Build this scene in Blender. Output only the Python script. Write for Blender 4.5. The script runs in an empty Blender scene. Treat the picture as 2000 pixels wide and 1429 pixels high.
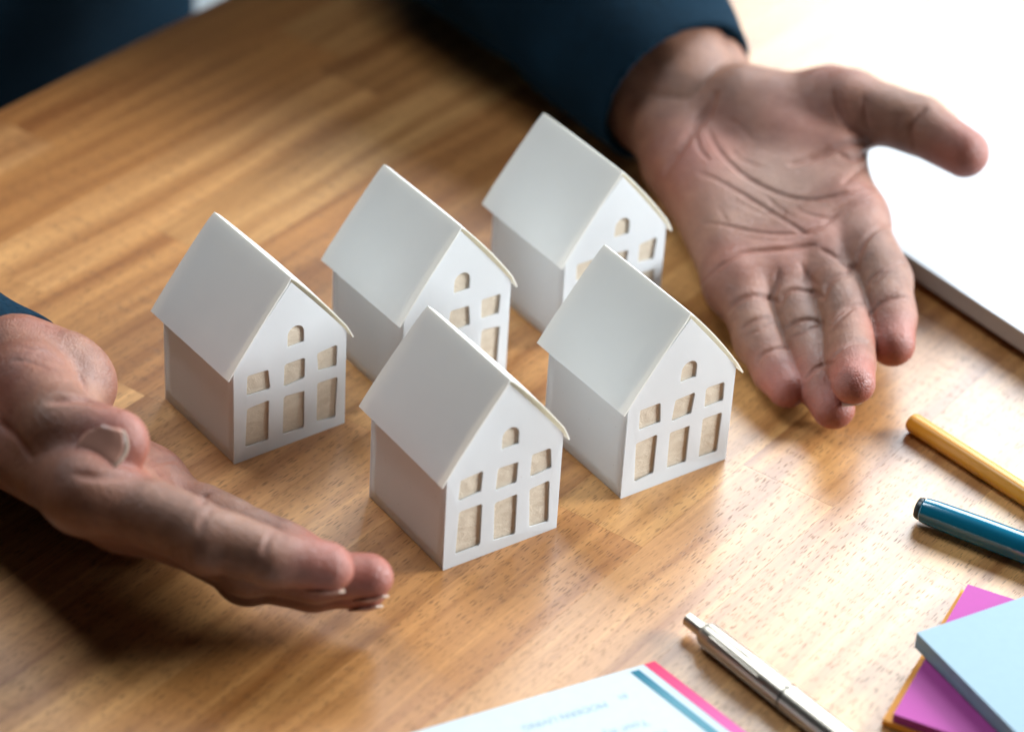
import bpy, bmesh, math, random
import numpy as np
from mathutils import Vector, Matrix, geometry, noise as mnoise

# ------------------------------------------------------------------ camera, light, exposure
S = 0.045                       # one unit = 4.5 cm (the width of one paper house)
CZ, PITCH, ROLL, FPX = 12.727, 0.602, 0.061, 5479.1
scn = bpy.context.scene
COL = scn.collection

def rotm(p, r):
    f = np.array([0, math.cos(p), -math.sin(p)]); x = np.array([1., 0, 0]); u = np.cross(x, f)
    c, s = math.cos(r), math.sin(r)
    return np.array([c*x + s*u, -s*x + c*u, -f])
RC = rotm(PITCH, ROLL)
CAM = np.array([0, 0, CZ])
cd = bpy.data.cameras.new('camera'); cam = bpy.data.objects.new('camera', cd); COL.objects.link(cam)
M = Matrix([list(RC.T[i]) + [0] for i in range(3)] + [[0, 0, 0, 1]]); M.translation = Vector(CAM*S)
cam.matrix_world = M
cd.sensor_width = 36; cd.lens = FPX/2000*36
cd.clip_start = 0.05; cd.clip_end = 50
cd.dof.use_dof = True; cd.dof.focus_distance = 20.8*S; cd.dof.aperture_fstop = 5.6
cd.dof.aperture_blades = 9
scn.camera = cam

W = bpy.data.worlds.new('World'); scn.world = W; W.use_nodes = True
bg = W.node_tree.nodes['Background']; bg.inputs[0].default_value = (0.42, 0.62, 0.78, 1); bg.inputs[1].default_value = 0.035
def area(name, az, el, dist, w, h, power, col, target=(0, 18.5, 0)):
    """a window or fill light: az clockwise from +y, el above the table, seen from the middle of the table"""
    l = bpy.data.lights.new(name, 'AREA'); l.shape = 'RECTANGLE'; l.size = w; l.size_y = h; l.energy = power; l.color = col
    o = bpy.data.objects.new(name, l); COL.objects.link(o)
    a, e = math.radians(az), math.radians(el)
    d = Vector((math.sin(a)*math.cos(e), math.cos(a)*math.cos(e), math.sin(e)))
    t = Vector(target)*S
    o.location = t + d*dist
    o.rotation_euler = d.to_track_quat('Z', 'Y').to_euler()
    return o
area('window_light_back', 31, 34, 2.0, 1.7, 1.15, 64, (0.86, 0.94, 1.0))
area('window_light_right', 80, 21, 1.7, 0.6, 0.5, 66, (0.88, 0.95, 1.0))
lo_ = area('overhead_fill_light', -48, 62, 1.15, 0.5, 0.5, 1.15, (0.86, 0.94, 1.0), (-.4, 17.4, 0)); lo_.data.spread = math.radians(60)  # added soft fill for ceiling bounce, aimed at the houses to brighten their roofs
scn.view_settings.view_transform = 'Standard'; scn.view_settings.look = 'None'
scn.view_settings.exposure = 0.0; scn.view_settings.gamma = 1
scn.cycles.max_bounces = 8; scn.cycles.use_denoising = True
scn.cycles.sample_clamp_indirect = 4

# ------------------------------------------------------------------ helpers
def at(px, py, z=0.0):
    """the point at height z (units) that the photograph shows at px, py"""
    d = RC.T @ np.array([(px-1000)/FPX, -(py-714.5)/FPX, -1.])
    return CAM + d*((z-CZ)/d[2])
def unit(v):
    v = np.asarray(v, float); return v/np.linalg.norm(v)
def link(name, me, mat=None, parent=None):
    o = bpy.data.objects.new(name, me); COL.objects.link(o)
    if mat and not me.materials: me.materials.append(mat)
    if parent: o.parent = parent
    return o
def empty(name, loc=(0, 0, 0), rz=0):
    o = bpy.data.objects.new(name, None); COL.objects.link(o)
    o.location = Vector(loc)*S; o.rotation_euler = (0, 0, rz); o.empty_display_size = .01
    return o
def tag(o, label=None, cat=None, group=None, kind=None):
    if label: o['label'] = label
    if cat: o['category'] = cat
    if group: o['group'] = group
    if kind: o['kind'] = kind
    return o
def from_bm(name, bm, mat, parent=None, smooth=False):
    me = bpy.data.meshes.new(name); bm.to_mesh(me); bm.free()
    if smooth:
        for p in me.polygons: p.use_smooth = True
    return link(name, me, mat, parent)
def smooth_by_angle(o, ang=35):
    me = o.data
    for p in me.polygons: p.use_smooth = True
    me.set_sharp_from_angle(angle=math.radians(ang))
def box_bm(x0, x1, y0, y1, z0, z1, bev=0.0, seg=1):
    bm = bmesh.new()
    v = [bm.verts.new((x*S, y*S, z*S)) for z in (z0, z1) for x, y in ((x0, y0), (x1, y0), (x1, y1), (x0, y1))]
    for f in ((3, 2, 1, 0), (4, 5, 6, 7), (0, 1, 5, 4), (1, 2, 6, 5), (2, 3, 7, 6), (3, 0, 4, 7)): bm.faces.new([v[i] for i in f])
    if bev: bmesh.ops.bevel(bm, geom=bm.edges[:], offset=bev*S, segments=seg, affect='EDGES', profile=.5)
    return bm
def lathe_bm(prof, n=40, power=None):
    """rings along +x: prof = [(x, r)]; closed at both ends"""
    bm = bmesh.new(); rings = []
    for x, r in prof:
        ring = []
        for i in range(n):
            a = 2*math.pi*i/n
            rr = r if power is None else power(a, x, r)
            ring.append(bm.verts.new((x*S, rr*math.cos(a)*S, rr*math.sin(a)*S)))
        rings.append(ring)
    for a, b in zip(rings, rings[1:]):
        for i in range(n): bm.faces.new((a[i], b[i], b[(i+1) % n], a[(i+1) % n]))
    bm.faces.new(rings[0]); bm.faces.new(rings[-1][::-1])
    bmesh.ops.recalc_face_normals(bm, faces=bm.faces[:])
    return bm

# ---- node helper
class NT:
    def __init__(s, name):
        s.m = bpy.data.materials.new(name); s.m.use_nodes = True; s.t = s.m.node_tree
        s.b = s.t.nodes['Principled BSDF']; s.out = s.t.nodes['Material Output']
    def n(s, typ, **kw):
        nd = s.t.nodes.new(typ)
        for k, v in kw.items():
            if k.startswith('i_'):
                key = k[2:]; key = int(key) if key.isdigit() else key.replace('_', ' ')
                if isinstance(v, bpy.types.NodeSocket): s.t.links.new(v, nd.inputs[key])
                else: nd.inputs[key].default_value = v
            else: setattr(nd, k, v)
        return nd
    def L(s, a, b): s.t.links.new(a, b)
    def mix(s, fac, a, b, typ='MIX'):
        nd = s.t.nodes.new('ShaderNodeMix'); nd.data_type = 'RGBA'; nd.blend_type = typ
        for k, v in ((0, fac), (6, a), (7, b)):
            if isinstance(v, bpy.types.NodeSocket): s.L(v, nd.inputs[k])
            else: nd.inputs[k].default_value = v if k == 0 or len(v) == 4 else (*v, 1)
        return nd.outputs[2]
    def math(s, op, a, b=0.0, c=0.0, clamp=False):
        nd = s.t.nodes.new('ShaderNodeMath'); nd.operation = op; nd.use_clamp = clamp
        for k, v in enumerate((a, b, c)):
            if isinstance(v, bpy.types.NodeSocket): s.L(v, nd.inputs[k])
            else: nd.inputs[k].default_value = v
        return nd.outputs[0]
    def ramp(s, fac, stops, interp='LINEAR'):
        nd = s.t.nodes.new('ShaderNodeValToRGB'); s.L(fac, nd.inputs[0]); nd.color_ramp.interpolation = interp
        e = nd.color_ramp.elements
        while len(e) < len(stops): e.new(0.5)
        for k, (p, c) in enumerate(stops):
            e[k].position = p; e[k].color = (c, c, c, 1) if not hasattr(c, '__len__') else (*c, 1)
        return nd.outputs[0]
    def noise(s, vec, scale, detail=3, rough=.5, dist=0.0):
        nd = s.n('ShaderNodeTexNoise', i_Scale=scale, i_Detail=detail, i_Roughness=rough, i_Distortion=dist)
        s.L(vec, nd.inputs['Vector']); return nd.outputs[0]
    def mapping(s, vec, scale, loc=(0, 0, 0)):
        nd = s.n('ShaderNodeMapping'); nd.inputs['Scale'].default_value = scale; nd.inputs['Location'].default_value = loc
        s.L(vec, nd.inputs['Vector']); return nd.outputs[0]
    def bump(s, h, strength, dist):
        nd = s.n('ShaderNodeBump', i_Strength=strength, i_Distance=dist); s.L(h, nd.inputs['Height']); return nd.outputs[0]
    def set(s, **kw):
        for k, v in kw.items():
            inp = s.b.inputs[k.replace('_', ' ')]
            if isinstance(v, bpy.types.NodeSocket): s.L(v, inp)
            else: inp.default_value = v if not (hasattr(v, '__len__') and len(v) == 3 and inp.type == 'RGBA') else (*v, 1)
        return s.m

# ------------------------------------------------------------------ materials
def mat_wood():
    t = NT('beech_wood')
    tc = t.n('ShaderNodeTexCoord').outputs['Object']
    oi = t.n('ShaderNodeObjectInfo')
    off = t.n('ShaderNodeCombineXYZ', i_X=t.math('MULTIPLY', oi.outputs['Random'], 37.0), i_Y=t.math('MULTIPLY', oi.outputs['Random'], 91.0), i_Z=0.0).outputs[0]
    va = t.n('ShaderNodeVectorMath', operation='ADD'); t.L(tc, va.inputs[0]); t.L(off, va.inputs[1])
    v = va.outputs[0]                                   # metres; x runs along the grain
    col = oi.outputs['Color']
    # broad colour bands and streaks along the grain
    warp = t.noise(t.mapping(v, (6, 10, 6)), 1.0, 2, .5)
    wv = t.n('ShaderNodeCombineXYZ', i_X=0.0, i_Y=t.math('MULTIPLY', warp, 0.012), i_Z=0.0).outputs[0]
    vb = t.n('ShaderNodeVectorMath', operation='ADD'); t.L(v, vb.inputs[0]); t.L(wv, vb.inputs[1])
    band = t.noise(t.mapping(vb.outputs[0], (4.5, 95, 20)), 1.0, 4, .6)
    streak = t.noise(t.mapping(vb.outputs[0], (18, 900, 60)), 1.0, 3, .6)
    c = t.mix(t.ramp(band, [(.34, 0), (.66, 1)]), (.31, .120, .030), (.62, .315, .112))
    c = t.mix(1.0, c, t.mix(t.ramp(streak, [(.3, 0), (.7, 1)]), (.86, .84, .80), (1.06, 1.06, 1.07)), 'MULTIPLY')
    c = t.mix(1.0, c, col, 'MULTIPLY')
    # the short dark flecks of beech
    def flecks(sx, sy, thr, seed):
        vm = t.mapping(v, (sx, sy, 0.0), (seed, seed*1.7, 0))
        vo = t.n('ShaderNodeTexVoronoi', feature='F1', i_Scale=1.0, i_Randomness=.95); vo.voronoi_dimensions = '2D'; t.L(vm, vo.inputs['Vector'])
        d = t.math('SUBTRACT', thr, vo.outputs['Distance'])
        sel = t.n('ShaderNodeSeparateColor'); t.L(vo.outputs['Color'], sel.inputs[0])
        keep = t.ramp(sel.outputs[0], [(.32, 0), (.75, 1)])
        return t.math('MULTIPLY', t.math('MULTIPLY', d, 1.0/thr*1.6, clamp=True), keep, clamp=True)
    patch = t.ramp(t.noise(t.mapping(v, (9, 50, 1)), 1.0, 2, .5), [(.34, .35), (.55, 1)])
    fl = t.math('MAXIMUM', flecks(120, 800, .25, 3.1), flecks(190, 1150, .23, 8.7))
    fl = t.math('MULTIPLY', fl, patch, clamp=True)
    c = t.mix(t.math('MULTIPLY', fl, .72), c, (.13, .06, .025))
    fine = t.noise(t.mapping(v, (260, 3200, 1)), 1.0, 2, .6)
    c = t.mix(1.0, c, t.ramp(fine, [(.25, .88), (.75, 1.07)]), 'MULTIPLY')
    h = t.math('SUBTRACT', t.math('MULTIPLY', fine, .35), fl)
    rough = t.math('ADD', .30, t.math('MULTIPLY', fine, .14))
    return t.set(Base_Color=c, Roughness=rough, Specular_IOR_Level=.6, Coat_Weight=t.math('MULTIPLY', .65, t.math('SUBTRACT', 1.0, fl)), Coat_Roughness=.34, Normal=t.bump(h, .35, .00012))

def mat_paper(name, col, warm=(.93, .95, .97), trans=.3):
    t = NT(name)
    tc = t.n('ShaderNodeTexCoord').outputs['Object']
    f = t.noise(t.mapping(tc, (1, 1, 1)), 1500, 3, .6); g = t.noise(tc, 90, 3, .6); big = t.noise(tc, 28, 2, .5)
    c = t.mix(g, [x*.965 for x in col], col)
    sp = t.n('ShaderNodeTexVoronoi', feature='F1', i_Scale=240.0); t.L(tc, sp.inputs['Vector'])
    sel = t.n('ShaderNodeSeparateColor'); t.L(sp.outputs['Color'], sel.inputs[0])
    speck = t.math('MULTIPLY', t.math('LESS_THAN', sp.outputs['Distance'], .055), t.math('GREATER_THAN', sel.outputs[0], .93))
    c = t.mix(t.math('MULTIPLY', speck, .35), c, (.35, .28, .2))
    h = t.math('ADD', t.math('MULTIPLY', f, .15), t.math('MULTIPLY', big, 1.6))
    nb = t.bump(h, .22, .0008)
    t.set(Base_Color=c, Roughness=.62, Specular_IOR_Level=.3, Normal=nb)
    tr = t.n('ShaderNodeBsdfTranslucent'); tr.inputs[0].default_value = (*warm, 1)
    mx = t.n('ShaderNodeMixShader'); mx.inputs[0].default_value = trans
    t.L(t.b.outputs[0], mx.inputs[1]); t.L(tr.outputs[0], mx.inputs[2]); t.L(mx.outputs[0], t.out.inputs[0])
    return t.m
def mat_vellum():
    t = NT('cream_tracing_paper')
    tc = t.n('ShaderNodeTexCoord').outputs['Object']
    g = t.noise(t.mapping(tc, (1, 1, 2.2)), 170, 4, .6, .6); f = t.noise(tc, 1700, 2, .6)
    c = t.mix(t.ramp(g, [(.3, 0), (.7, 1)]), (.58, .49, .375), (.67, .58, .46))
    return t.set(Base_Color=c, Roughness=.55, Specular_IOR_Level=.3, Normal=t.bump(t.math('ADD', g, t.math('MULTIPLY', f, .15)), .5, .0009))
def mat_skin():
    t = NT('skin')
    tc = t.n('ShaderNodeTexCoord').outputs['Object']
    a = t.n('ShaderNodeAttribute', attribute_name='tone'); s = t.n('ShaderNodeSeparateColor'); t.L(a.outputs['Color'], s.inputs[0])
    red, crease, pale = s.outputs[0], s.outputs[1], s.outputs[2]
    n1 = t.noise(tc, 120, 4, .6); n2 = t.noise(tc, 420, 3, .6)
    c = t.mix(t.ramp(n1, [(.3, 0), (.7, 1)]), (.165, .068, .039), (.26, .120, .071))
    c = t.mix(t.math('MULTIPLY', red, .85), c, (.36, .085, .062))
    c = t.mix(t.math('MULTIPLY', pale, .6), c, (.35, .215, .16))
    c = t.mix(1.0, c, t.ramp(n2, [(.3, .92), (.7, 1.06)]), 'MULTIPLY')
    c = t.mix(t.math('MULTIPLY', crease, .8), c, (.24, .09, .06))
    vo = t.n('ShaderNodeTexVoronoi', feature='DISTANCE_TO_EDGE', i_Scale=950.0); t.L(t.mapping(tc, (1, 1, 1.4)), vo.inputs['Vector'])
    ridge = t.math('MULTIPLY', t.math('MINIMUM', vo.outputs['Distance'], .25), 1.3)
    wr = t.noise(t.mapping(tc, (1, 1, 1)), 330, 4, .65, 1.2)
    h = t.math('ADD', t.math('MULTIPLY', wr, 1.3), ridge)
    return t.set(Base_Color=c, Roughness=.43, Specular_IOR_Level=.5, Subsurface_Weight=.22, Subsurface_Radius=(.9, .35, .2), Subsurface_Scale=.002, Normal=t.bump(h, .6, .0005))
def mat_fabric():
    t = NT('navy_wool')
    tc = t.n('ShaderNodeTexCoord').outputs['Object']
    n1 = t.noise(tc, 1500, 3, .7); n2 = t.noise(tc, 260, 4, .7, .5)
    c = t.mix(t.ramp(n2, [(.3, 0), (.7, 1)]), (.004, .009, .014), (.004, .014, .026))
    c = t.mix(t.ramp(n1, [(.35, 0), (.75, 1)]), c, (.006, .024, .042))
    return t.set(Base_Color=c, Roughness=.95, Specular_IOR_Level=.08, Sheen_Weight=.1, Sheen_Roughness=.28, Sheen_Tint=(.03, .5, 1.0), Normal=t.bump(t.math('ADD', n1, n2), .8, .0007))
def plain(name, col, rough=.5, metal=0.0, spec=.5, nz=None, coat=0.0):
    t = NT(name)
    tc = t.n('ShaderNodeTexCoord').outputs['Object']
    g = t.noise(tc, nz or 300, 3, .6)
    c = t.mix(g, [x*.93 for x in col], [min(1, x*1.04) for x in col])
    t.set(Base_Color=c, Roughness=t.math('ADD', rough-.03, t.math('MULTIPLY', g, .06)), Metallic=metal, Specular_IOR_Level=spec, Coat_Weight=coat, Coat_Roughness=.1, Normal=t.bump(g, .1, .0001))
    return t.m
def mat_brushed():
    t = NT('brushed_steel')
    tc = t.n('ShaderNodeTexCoord').outputs['Object']
    g = t.noise(t.mapping(tc, (40, 2600, 2600)), 1.0, 2, .6)
    return t.set(Base_Color=t.mix(g, (.40, .36, .30), (.52, .47, .40)), Metallic=1.0, Roughness=t.math('ADD', .3, t.math('MULTIPLY', g, .1)), Anisotropic=.5)

WOOD = mat_wood(); PAPER = mat_paper('white_card', (.87, .885, .89)); VELLUM = mat_vellum(); SKIN = mat_skin(); WOOL = mat_fabric()
NAIL = plain('fingernail', (.44, .22, .16), .3, spec=.5); NAILW = plain('nail_edge', (.46, .33, .25), .45)
STEEL = mat_brushed()

# ------------------------------------------------------------------ the table: beech staves glued side by side
ANG = math.radians(90-35.3)                       # grain direction, from +x
gd = np.array([math.cos(ANG), math.sin(ANG)]); sd = np.array([math.sin(ANG), -math.cos(ANG)])
SW, S0, THK = 0.81, -6.94, .75
def table():
    rnd = random.Random(11)
    tb = empty('wooden_table'); tb.rotation_euler = (0, 0, ANG)
    tag(tb, 'wooden table top of glued beech staves under the paper houses', 'table')
    # known end joints of the photograph, as (row, distance along the grain)
    def st(px, py):
        P = at(px, py); return (P[0]*sd[0]+P[1]*sd[1], P[0]*gd[0]+P[1]*gd[1])
    joints = {}
    for px, py in ((1820, 1112), (1168, 1025), (1484, 922), (325, 458), (640, 145), (1640, 110), (60, 560)):
        s, g = st(px, py); joints.setdefault(math.floor((s-S0)/SW), []).append(g)
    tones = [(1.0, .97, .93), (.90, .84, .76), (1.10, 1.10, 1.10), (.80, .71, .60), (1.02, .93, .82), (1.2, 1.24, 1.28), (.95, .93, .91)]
    for k in range(-12, 6):
        cuts = list(joints.get(k, []))
        lo = hi = None
        if not cuts: cuts = [12+rnd.uniform(0, 7)]
        cuts.sort(); a = cuts[0]
        while a > 2: a -= rnd.uniform(5.5, 9); cuts.insert(0, a)
        a = cuts[-1]
        while a < 34: a += rnd.uniform(5.5, 9); cuts.append(a)
        last = None
        for c0, c1 in zip(cuts, cuts[1:]):
            y1 = -(S0+k*SW); y0 = y1-SW; g = .0007
            bm = box_bm(0, c1-c0-2*g, y0+g, y1-g, -THK, 0)
            o = from_bm('stave', bm, WOOD, tb)
            o.location = ((c0+g)*S, 0, 0)
            while True:
                tn = rnd.choice(tones)
                if tn is not last: break
            last = tn
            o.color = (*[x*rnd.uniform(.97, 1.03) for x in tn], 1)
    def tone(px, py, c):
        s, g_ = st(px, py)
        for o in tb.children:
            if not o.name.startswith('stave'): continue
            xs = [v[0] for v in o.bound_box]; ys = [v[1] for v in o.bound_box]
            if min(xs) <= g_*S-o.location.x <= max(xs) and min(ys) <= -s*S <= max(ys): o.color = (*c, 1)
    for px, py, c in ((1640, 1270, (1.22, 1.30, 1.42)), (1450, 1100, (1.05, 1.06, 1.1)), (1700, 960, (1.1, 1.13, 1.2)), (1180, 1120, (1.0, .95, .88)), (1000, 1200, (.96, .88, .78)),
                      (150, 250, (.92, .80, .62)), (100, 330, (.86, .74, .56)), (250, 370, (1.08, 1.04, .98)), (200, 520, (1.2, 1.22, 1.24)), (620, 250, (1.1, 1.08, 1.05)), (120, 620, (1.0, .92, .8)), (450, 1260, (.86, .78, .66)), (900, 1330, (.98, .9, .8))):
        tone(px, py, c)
    u = from_bm('underframe', box_bm(2.5, 33, 3.2, 16.2, -1.9, -THK-.02), plain('dark_wood', (.12, .07, .035), .6), tb)
    return tb
table()
fl = bmesh.new()
v = [fl.verts.new((x*S, y*S, -16.5*S)) for x, y in ((-90, -60), (90, -60), (90, 160), (-90, 160))]; fl.faces.new(v)
tag(from_bm('floor', fl, plain('pale_floor', (.62, .66, .68), .4, nz=3)), kind='structure')

# ------------------------------------------------------------------ paper houses
HD, HW, HH, HE, HO = 1.017, .863, 1.487, .07, .045
PT = .011     # card thickness
def rr(x0, x1, z0, z1, r=.022, j=0.0, rnd=None):
    pts = []
    rnd = rnd or random.Random(1)
    jx = [rnd.uniform(-j, j) for _ in range(8)]
    cs = [(x1+jx[0], z0+jx[1]), (x1+jx[2], z1+jx[3]), (x0+jx[4], z1+jx[5]), (x0+jx[6], z0+jx[7])]
    sg = [(-1, 1), (-1, -1), (1, -1), (1, 1)]
    for i, ((cx, cz), (sx, sz)) in enumerate(zip(cs, sg)):
        r_ = r*rnd.uniform(.5, 1.2)
        ox, oz = cx+sx*r_, cz+sz*r_
        a0 = {0: -90, 1: 0, 2: 90, 3: 180}[i]
        for q in range(5):
            a = math.radians(a0+90*q/4); pts.append((ox+r_*math.cos(a), oz+r_*math.sin(a)))
    return pts
WINS = [(.109, .310, .112, .482), (.431, .620, .103, .460), (.733, .918, .100, .468),
        (.107, .308, .594, .772), (.430, .620, .563, .752), (.735, .911, .577, .764)]
def arch(rnd):
    x0, x1, z0, z1 = .464, .612, .905, 1.075; r = (x1-x0)/2; cx = (x0+x1)/2
    return [(x0, z0), (x1, z0+.004), (x1, z1-r)] + [(cx+r*math.cos(math.radians(a)), z1-r+r*math.sin(math.radians(a))) for a in range(15, 180, 15)] + [(x0, z1-r)]
def rake(t):     # outline of the right gable edge, t from eave to apex, slightly bulging
    x = 1-.5*t; z = HW+(HH-.02-HW)*t
    b = .004*math.sin(math.pi*t)
    return x+b*.78, z+b*.6
def gable_mesh(rnd):
    out = [(0, 0), (1, 0)] + [rake(t/8) for t in range(0, 9)] + [(1-x, z) for x, z in [rake(t/8) for t in range(7, -1, -1)]]
    loops = [out] + [rr(*w, j=.010, rnd=rnd)[::-1] for w in WINS] + [arch(rnd)[::-1]]
    vs, es = [], []
    for lp in loops:
        b = len(vs); vs += [Vector(p) for p in lp]; es += [(b+i, b+(i+1) % len(lp)) for i in range(len(lp))]
    r = geometry.delaunay_2d_cdt(vs, es, [], 1, 1e-6)
    def inside(x, z, lp):
        c = False
        for (x0, z0), (x1, z1) in zip(lp, lp[1:]+lp[:1]):
            if (z0 > z) != (z1 > z) and x < (x1-x0)*(z-z0)/(z1-z0)+x0: c = not c
        return c
    tris = []
    for f in r[2]:
        cx = sum(r[0][i].x for i in f)/len(f); cz = sum(r[0][i].y for i in f)/len(f)
        if inside(cx, cz, out) and not any(inside(cx, cz, lp) for lp in loops[1:]): tris.append(f)
    bm = bmesh.new()
    front = [bm.verts.new((p.x*S, 0, p.y*S)) for p in r[0]]
    fs = [bm.faces.new([front[i] for i in f]) for f in tris]
    bmesh.ops.recalc_face_normals(bm, faces=bm.faces[:])
    ext = bmesh.ops.extrude_face_region(bm, geom=bm.faces[:])
    bmesh.ops.translate(bm, verts=[g for g in ext['geom'] if isinstance(g, bmesh.types.BMVert)], vec=(0, PT*S, 0))
    bmesh.ops.recalc_face_normals(bm, faces=bm.faces[:])
    return bm, loops[1:]
def sheet_bm(rows, th):
    """rows: lists of points (one surface); given a thickness th along its normals"""
    n, m = len(rows), len(rows[0]); P = np.array(rows, float)
    du = np.gradient(P, axis=0); dv = np.gradient(P, axis=1); N = np.cross(du, dv); N /= np.linalg.norm(N, axis=2)[..., None]
    bm = bmesh.new()
    A = [[bm.verts.new(Vector(P[i, j])*S) for j in range(m)] for i in range(n)]
    B = [[bm.verts.new(Vector(P[i, j]-N[i, j]*th)*S) for j in range(m)] for i in range(n)]
    for i in range(n-1):
        for j in range(m-1):
            bm.faces.new((A[i][j], A[i+1][j], A[i+1][j+1], A[i][j+1])); bm.faces.new((B[i][j], B[i][j+1], B[i+1][j+1], B[i+1][j]))
    for i in range(n-1):
        bm.faces.new((A[i][0], B[i][0], B[i+1][0], A[i+1][0])); bm.faces.new((A[i][-1], A[i+1][-1], B[i+1][-1], B[i][-1]))
    for j in range(m-1):
        bm.faces.new((A[0][j], A[0][j+1], B[0][j+1], B[0][j])); bm.faces.new((A[-1][j], B[-1][j], B[-1][j+1], A[-1][j+1]))
    bmesh.ops.recalc_face_normals(bm, faces=bm.faces[:])
    return bm
def house(x, y, yaw, label, seed, lift, kick, twist):
    rnd = random.Random(seed)
    h = empty('paper_house', (x, y, 0), yaw)
    tag(h, label, 'paper house', 'white paper model houses on the table')
    bm, holes = gable_mesh(rnd)
    # the card is never quite flat
    for vtx in bm.verts:
        X, Z = vtx.co.x/S, vtx.co.z/S
        vtx.co.y += S*(.012*math.sin(math.pi*X)*math.sin(2.1*Z+seed) )
    from_bm('gable_wall', bm, PAPER, h)
    # window papers behind the openings
    for w in WINS + [(.464, .612, .905, 1.075)]:
        x0, x1, z0, z1 = w
        rows = []
        e = .028
        for i in range(9):
            u = i/8; r_ = []
            for j in range(9):
                q = j/8; X = x0-e+(x1-x0+2*e)*u; Z = z0-e+(z1-z0+2*e)*q
                r_.append((X, PT+.006+.012*math.sin(math.pi*X)*math.sin(2.1*Z+seed)+.004*mnoise.noise(Vector((X*9, Z*7, seed)))*math.sin(math.pi*u)*math.sin(math.pi*q), Z))
            rows.append(r_)
        sm = sheet_bm(rows, .004)
        o = from_bm('window_paper', sm, VELLUM, h, True)
    # side walls: bent card, slightly bowed
    for side in (0, 1):
        rows = []
        for i in range(13):
            v_ = i/12; r_ = []
            for j in range(9):
                q = j/8; bow = .016*math.sin(math.pi*v_)*math.sin(math.pi*q*.9)*(1 if rnd.random() < 2 else 0)
                X = (-bow*.6 if side == 0 else 1+bow*.6)
                r_.append((X+(.0015 if side == 0 else -.0015), PT+.0005+v_*(HD-PT*2-.001), .002+q*(HW-.012)))
            rows.append(r_)
        from_bm('side_wall', sheet_bm(rows if side == 0 else rows, PT if side else -PT), PAPER, h, True)
    # back gable
    out = [(0, 0), (1, 0)] + [rake(t/8) for t in range(0, 9)] + [(1-x_, z) for x_, z in [rake(t/8) for t in range(7, -1, -1)]]
    bm = bmesh.new(); f = bm.faces.new([bm.verts.new((a*S, (HD-PT)*S, b*S)) for a, b in out])
    ext = bmesh.ops.extrude_face_region(bm, geom=bm.faces[:]); bmesh.ops.translate(bm, verts=[g for g in ext['geom'] if isinstance(g, bmesh.types.BMVert)], vec=(0, PT*S, 0))
    bmesh.ops.recalc_face_normals(bm, faces=bm.faces[:]); from_bm('back_wall', bm, PAPER, h)
    bm = box_bm(.014, .986, .014, HD-.014, .001, .010); from_bm('base_card', bm, PAPER, h)
    # roof: one folded sheet, left slope lying on the rake, right slope springing up in the middle
    def prof(s_, right):
        # s_ 0 at ridge .. 1 at eave tip; returns offset x from ridge line and z
        ex, ez = .5+HE, HH+.012-.805
        x_ = ex*s_; z_ = ez*s_
        b = (.006+(lift*.2 if right else 0))*math.sin(math.pi*min(1, s_/.9))
        b -= .5*kick*max(0, s_-.88)/.12*(1 if right else .3)
        return x_+b*.78, HH+.012-z_+b*.62
    rows = []
    NS, NV = 14, 14
    ss = [-(NS-i)/NS for i in range(NS)] + [0] + [(i+1)/NS for i in range(NS)]
    for s_ in ss:
        r_ = []
        for j in range(NV+1):
            q = j/NV
            dx, z = prof(abs(s_), s_ > 0)
            # round the fold a little
            if abs(s_) < .04: z -= .006*(1-abs(s_)/.04)
            if s_ < 0: dx = -dx
            o_ = HO*(.35+.65*abs(s_)) if s_ < 0 else HO*(.05+.25*s_)
            yy = -o_ + (HD+o_+HO+.02)*q
            cur = .010*math.sin(math.pi*q)*math.sin(math.pi*abs(s_))
            z += cur*.6 + .004*mnoise.noise(Vector((dx*3, q*3, seed)))*abs(s_) + twist*(q-.5)*s_*.03
            dx += (cur*.75)*(1 if s_ > 0 else -1)
            r_.append((.5+dx, yy+.003*mnoise.noise(Vector((s_*30, 7.1, seed))), z+.004))
        rows.append(r_)
    o = from_bm('roof', sheet_bm(rows, -PT), ROOFP, h); smooth_by_angle(o, 40)
    return h
ROOFP = mat_paper('white_roof_card', (.87, .885, .89), (1, .90, .72), .30)
house(-2.051, 16.987, .669, 'leftmost white paper house, next to the fingers and thumb of the left-hand palm', 3, .035, .05, .3)
house(-.408, 15.864, .628, 'white paper house nearest the camera, in front of the other four', 5, .05, .07, -.4)
house(.876, 16.852, .632, 'white paper house on the right of the front one, beside the open palm fingertips', 8, .045, .03, .5)
house(-.844, 17.845, .650, 'middle white paper house, directly behind the front one', 12, .05, .06, .2)
house(.375, 18.819, .639, 'farthest white paper house, by the wrist below the dark sleeve', 21, .03, .06, -.3)

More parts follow.
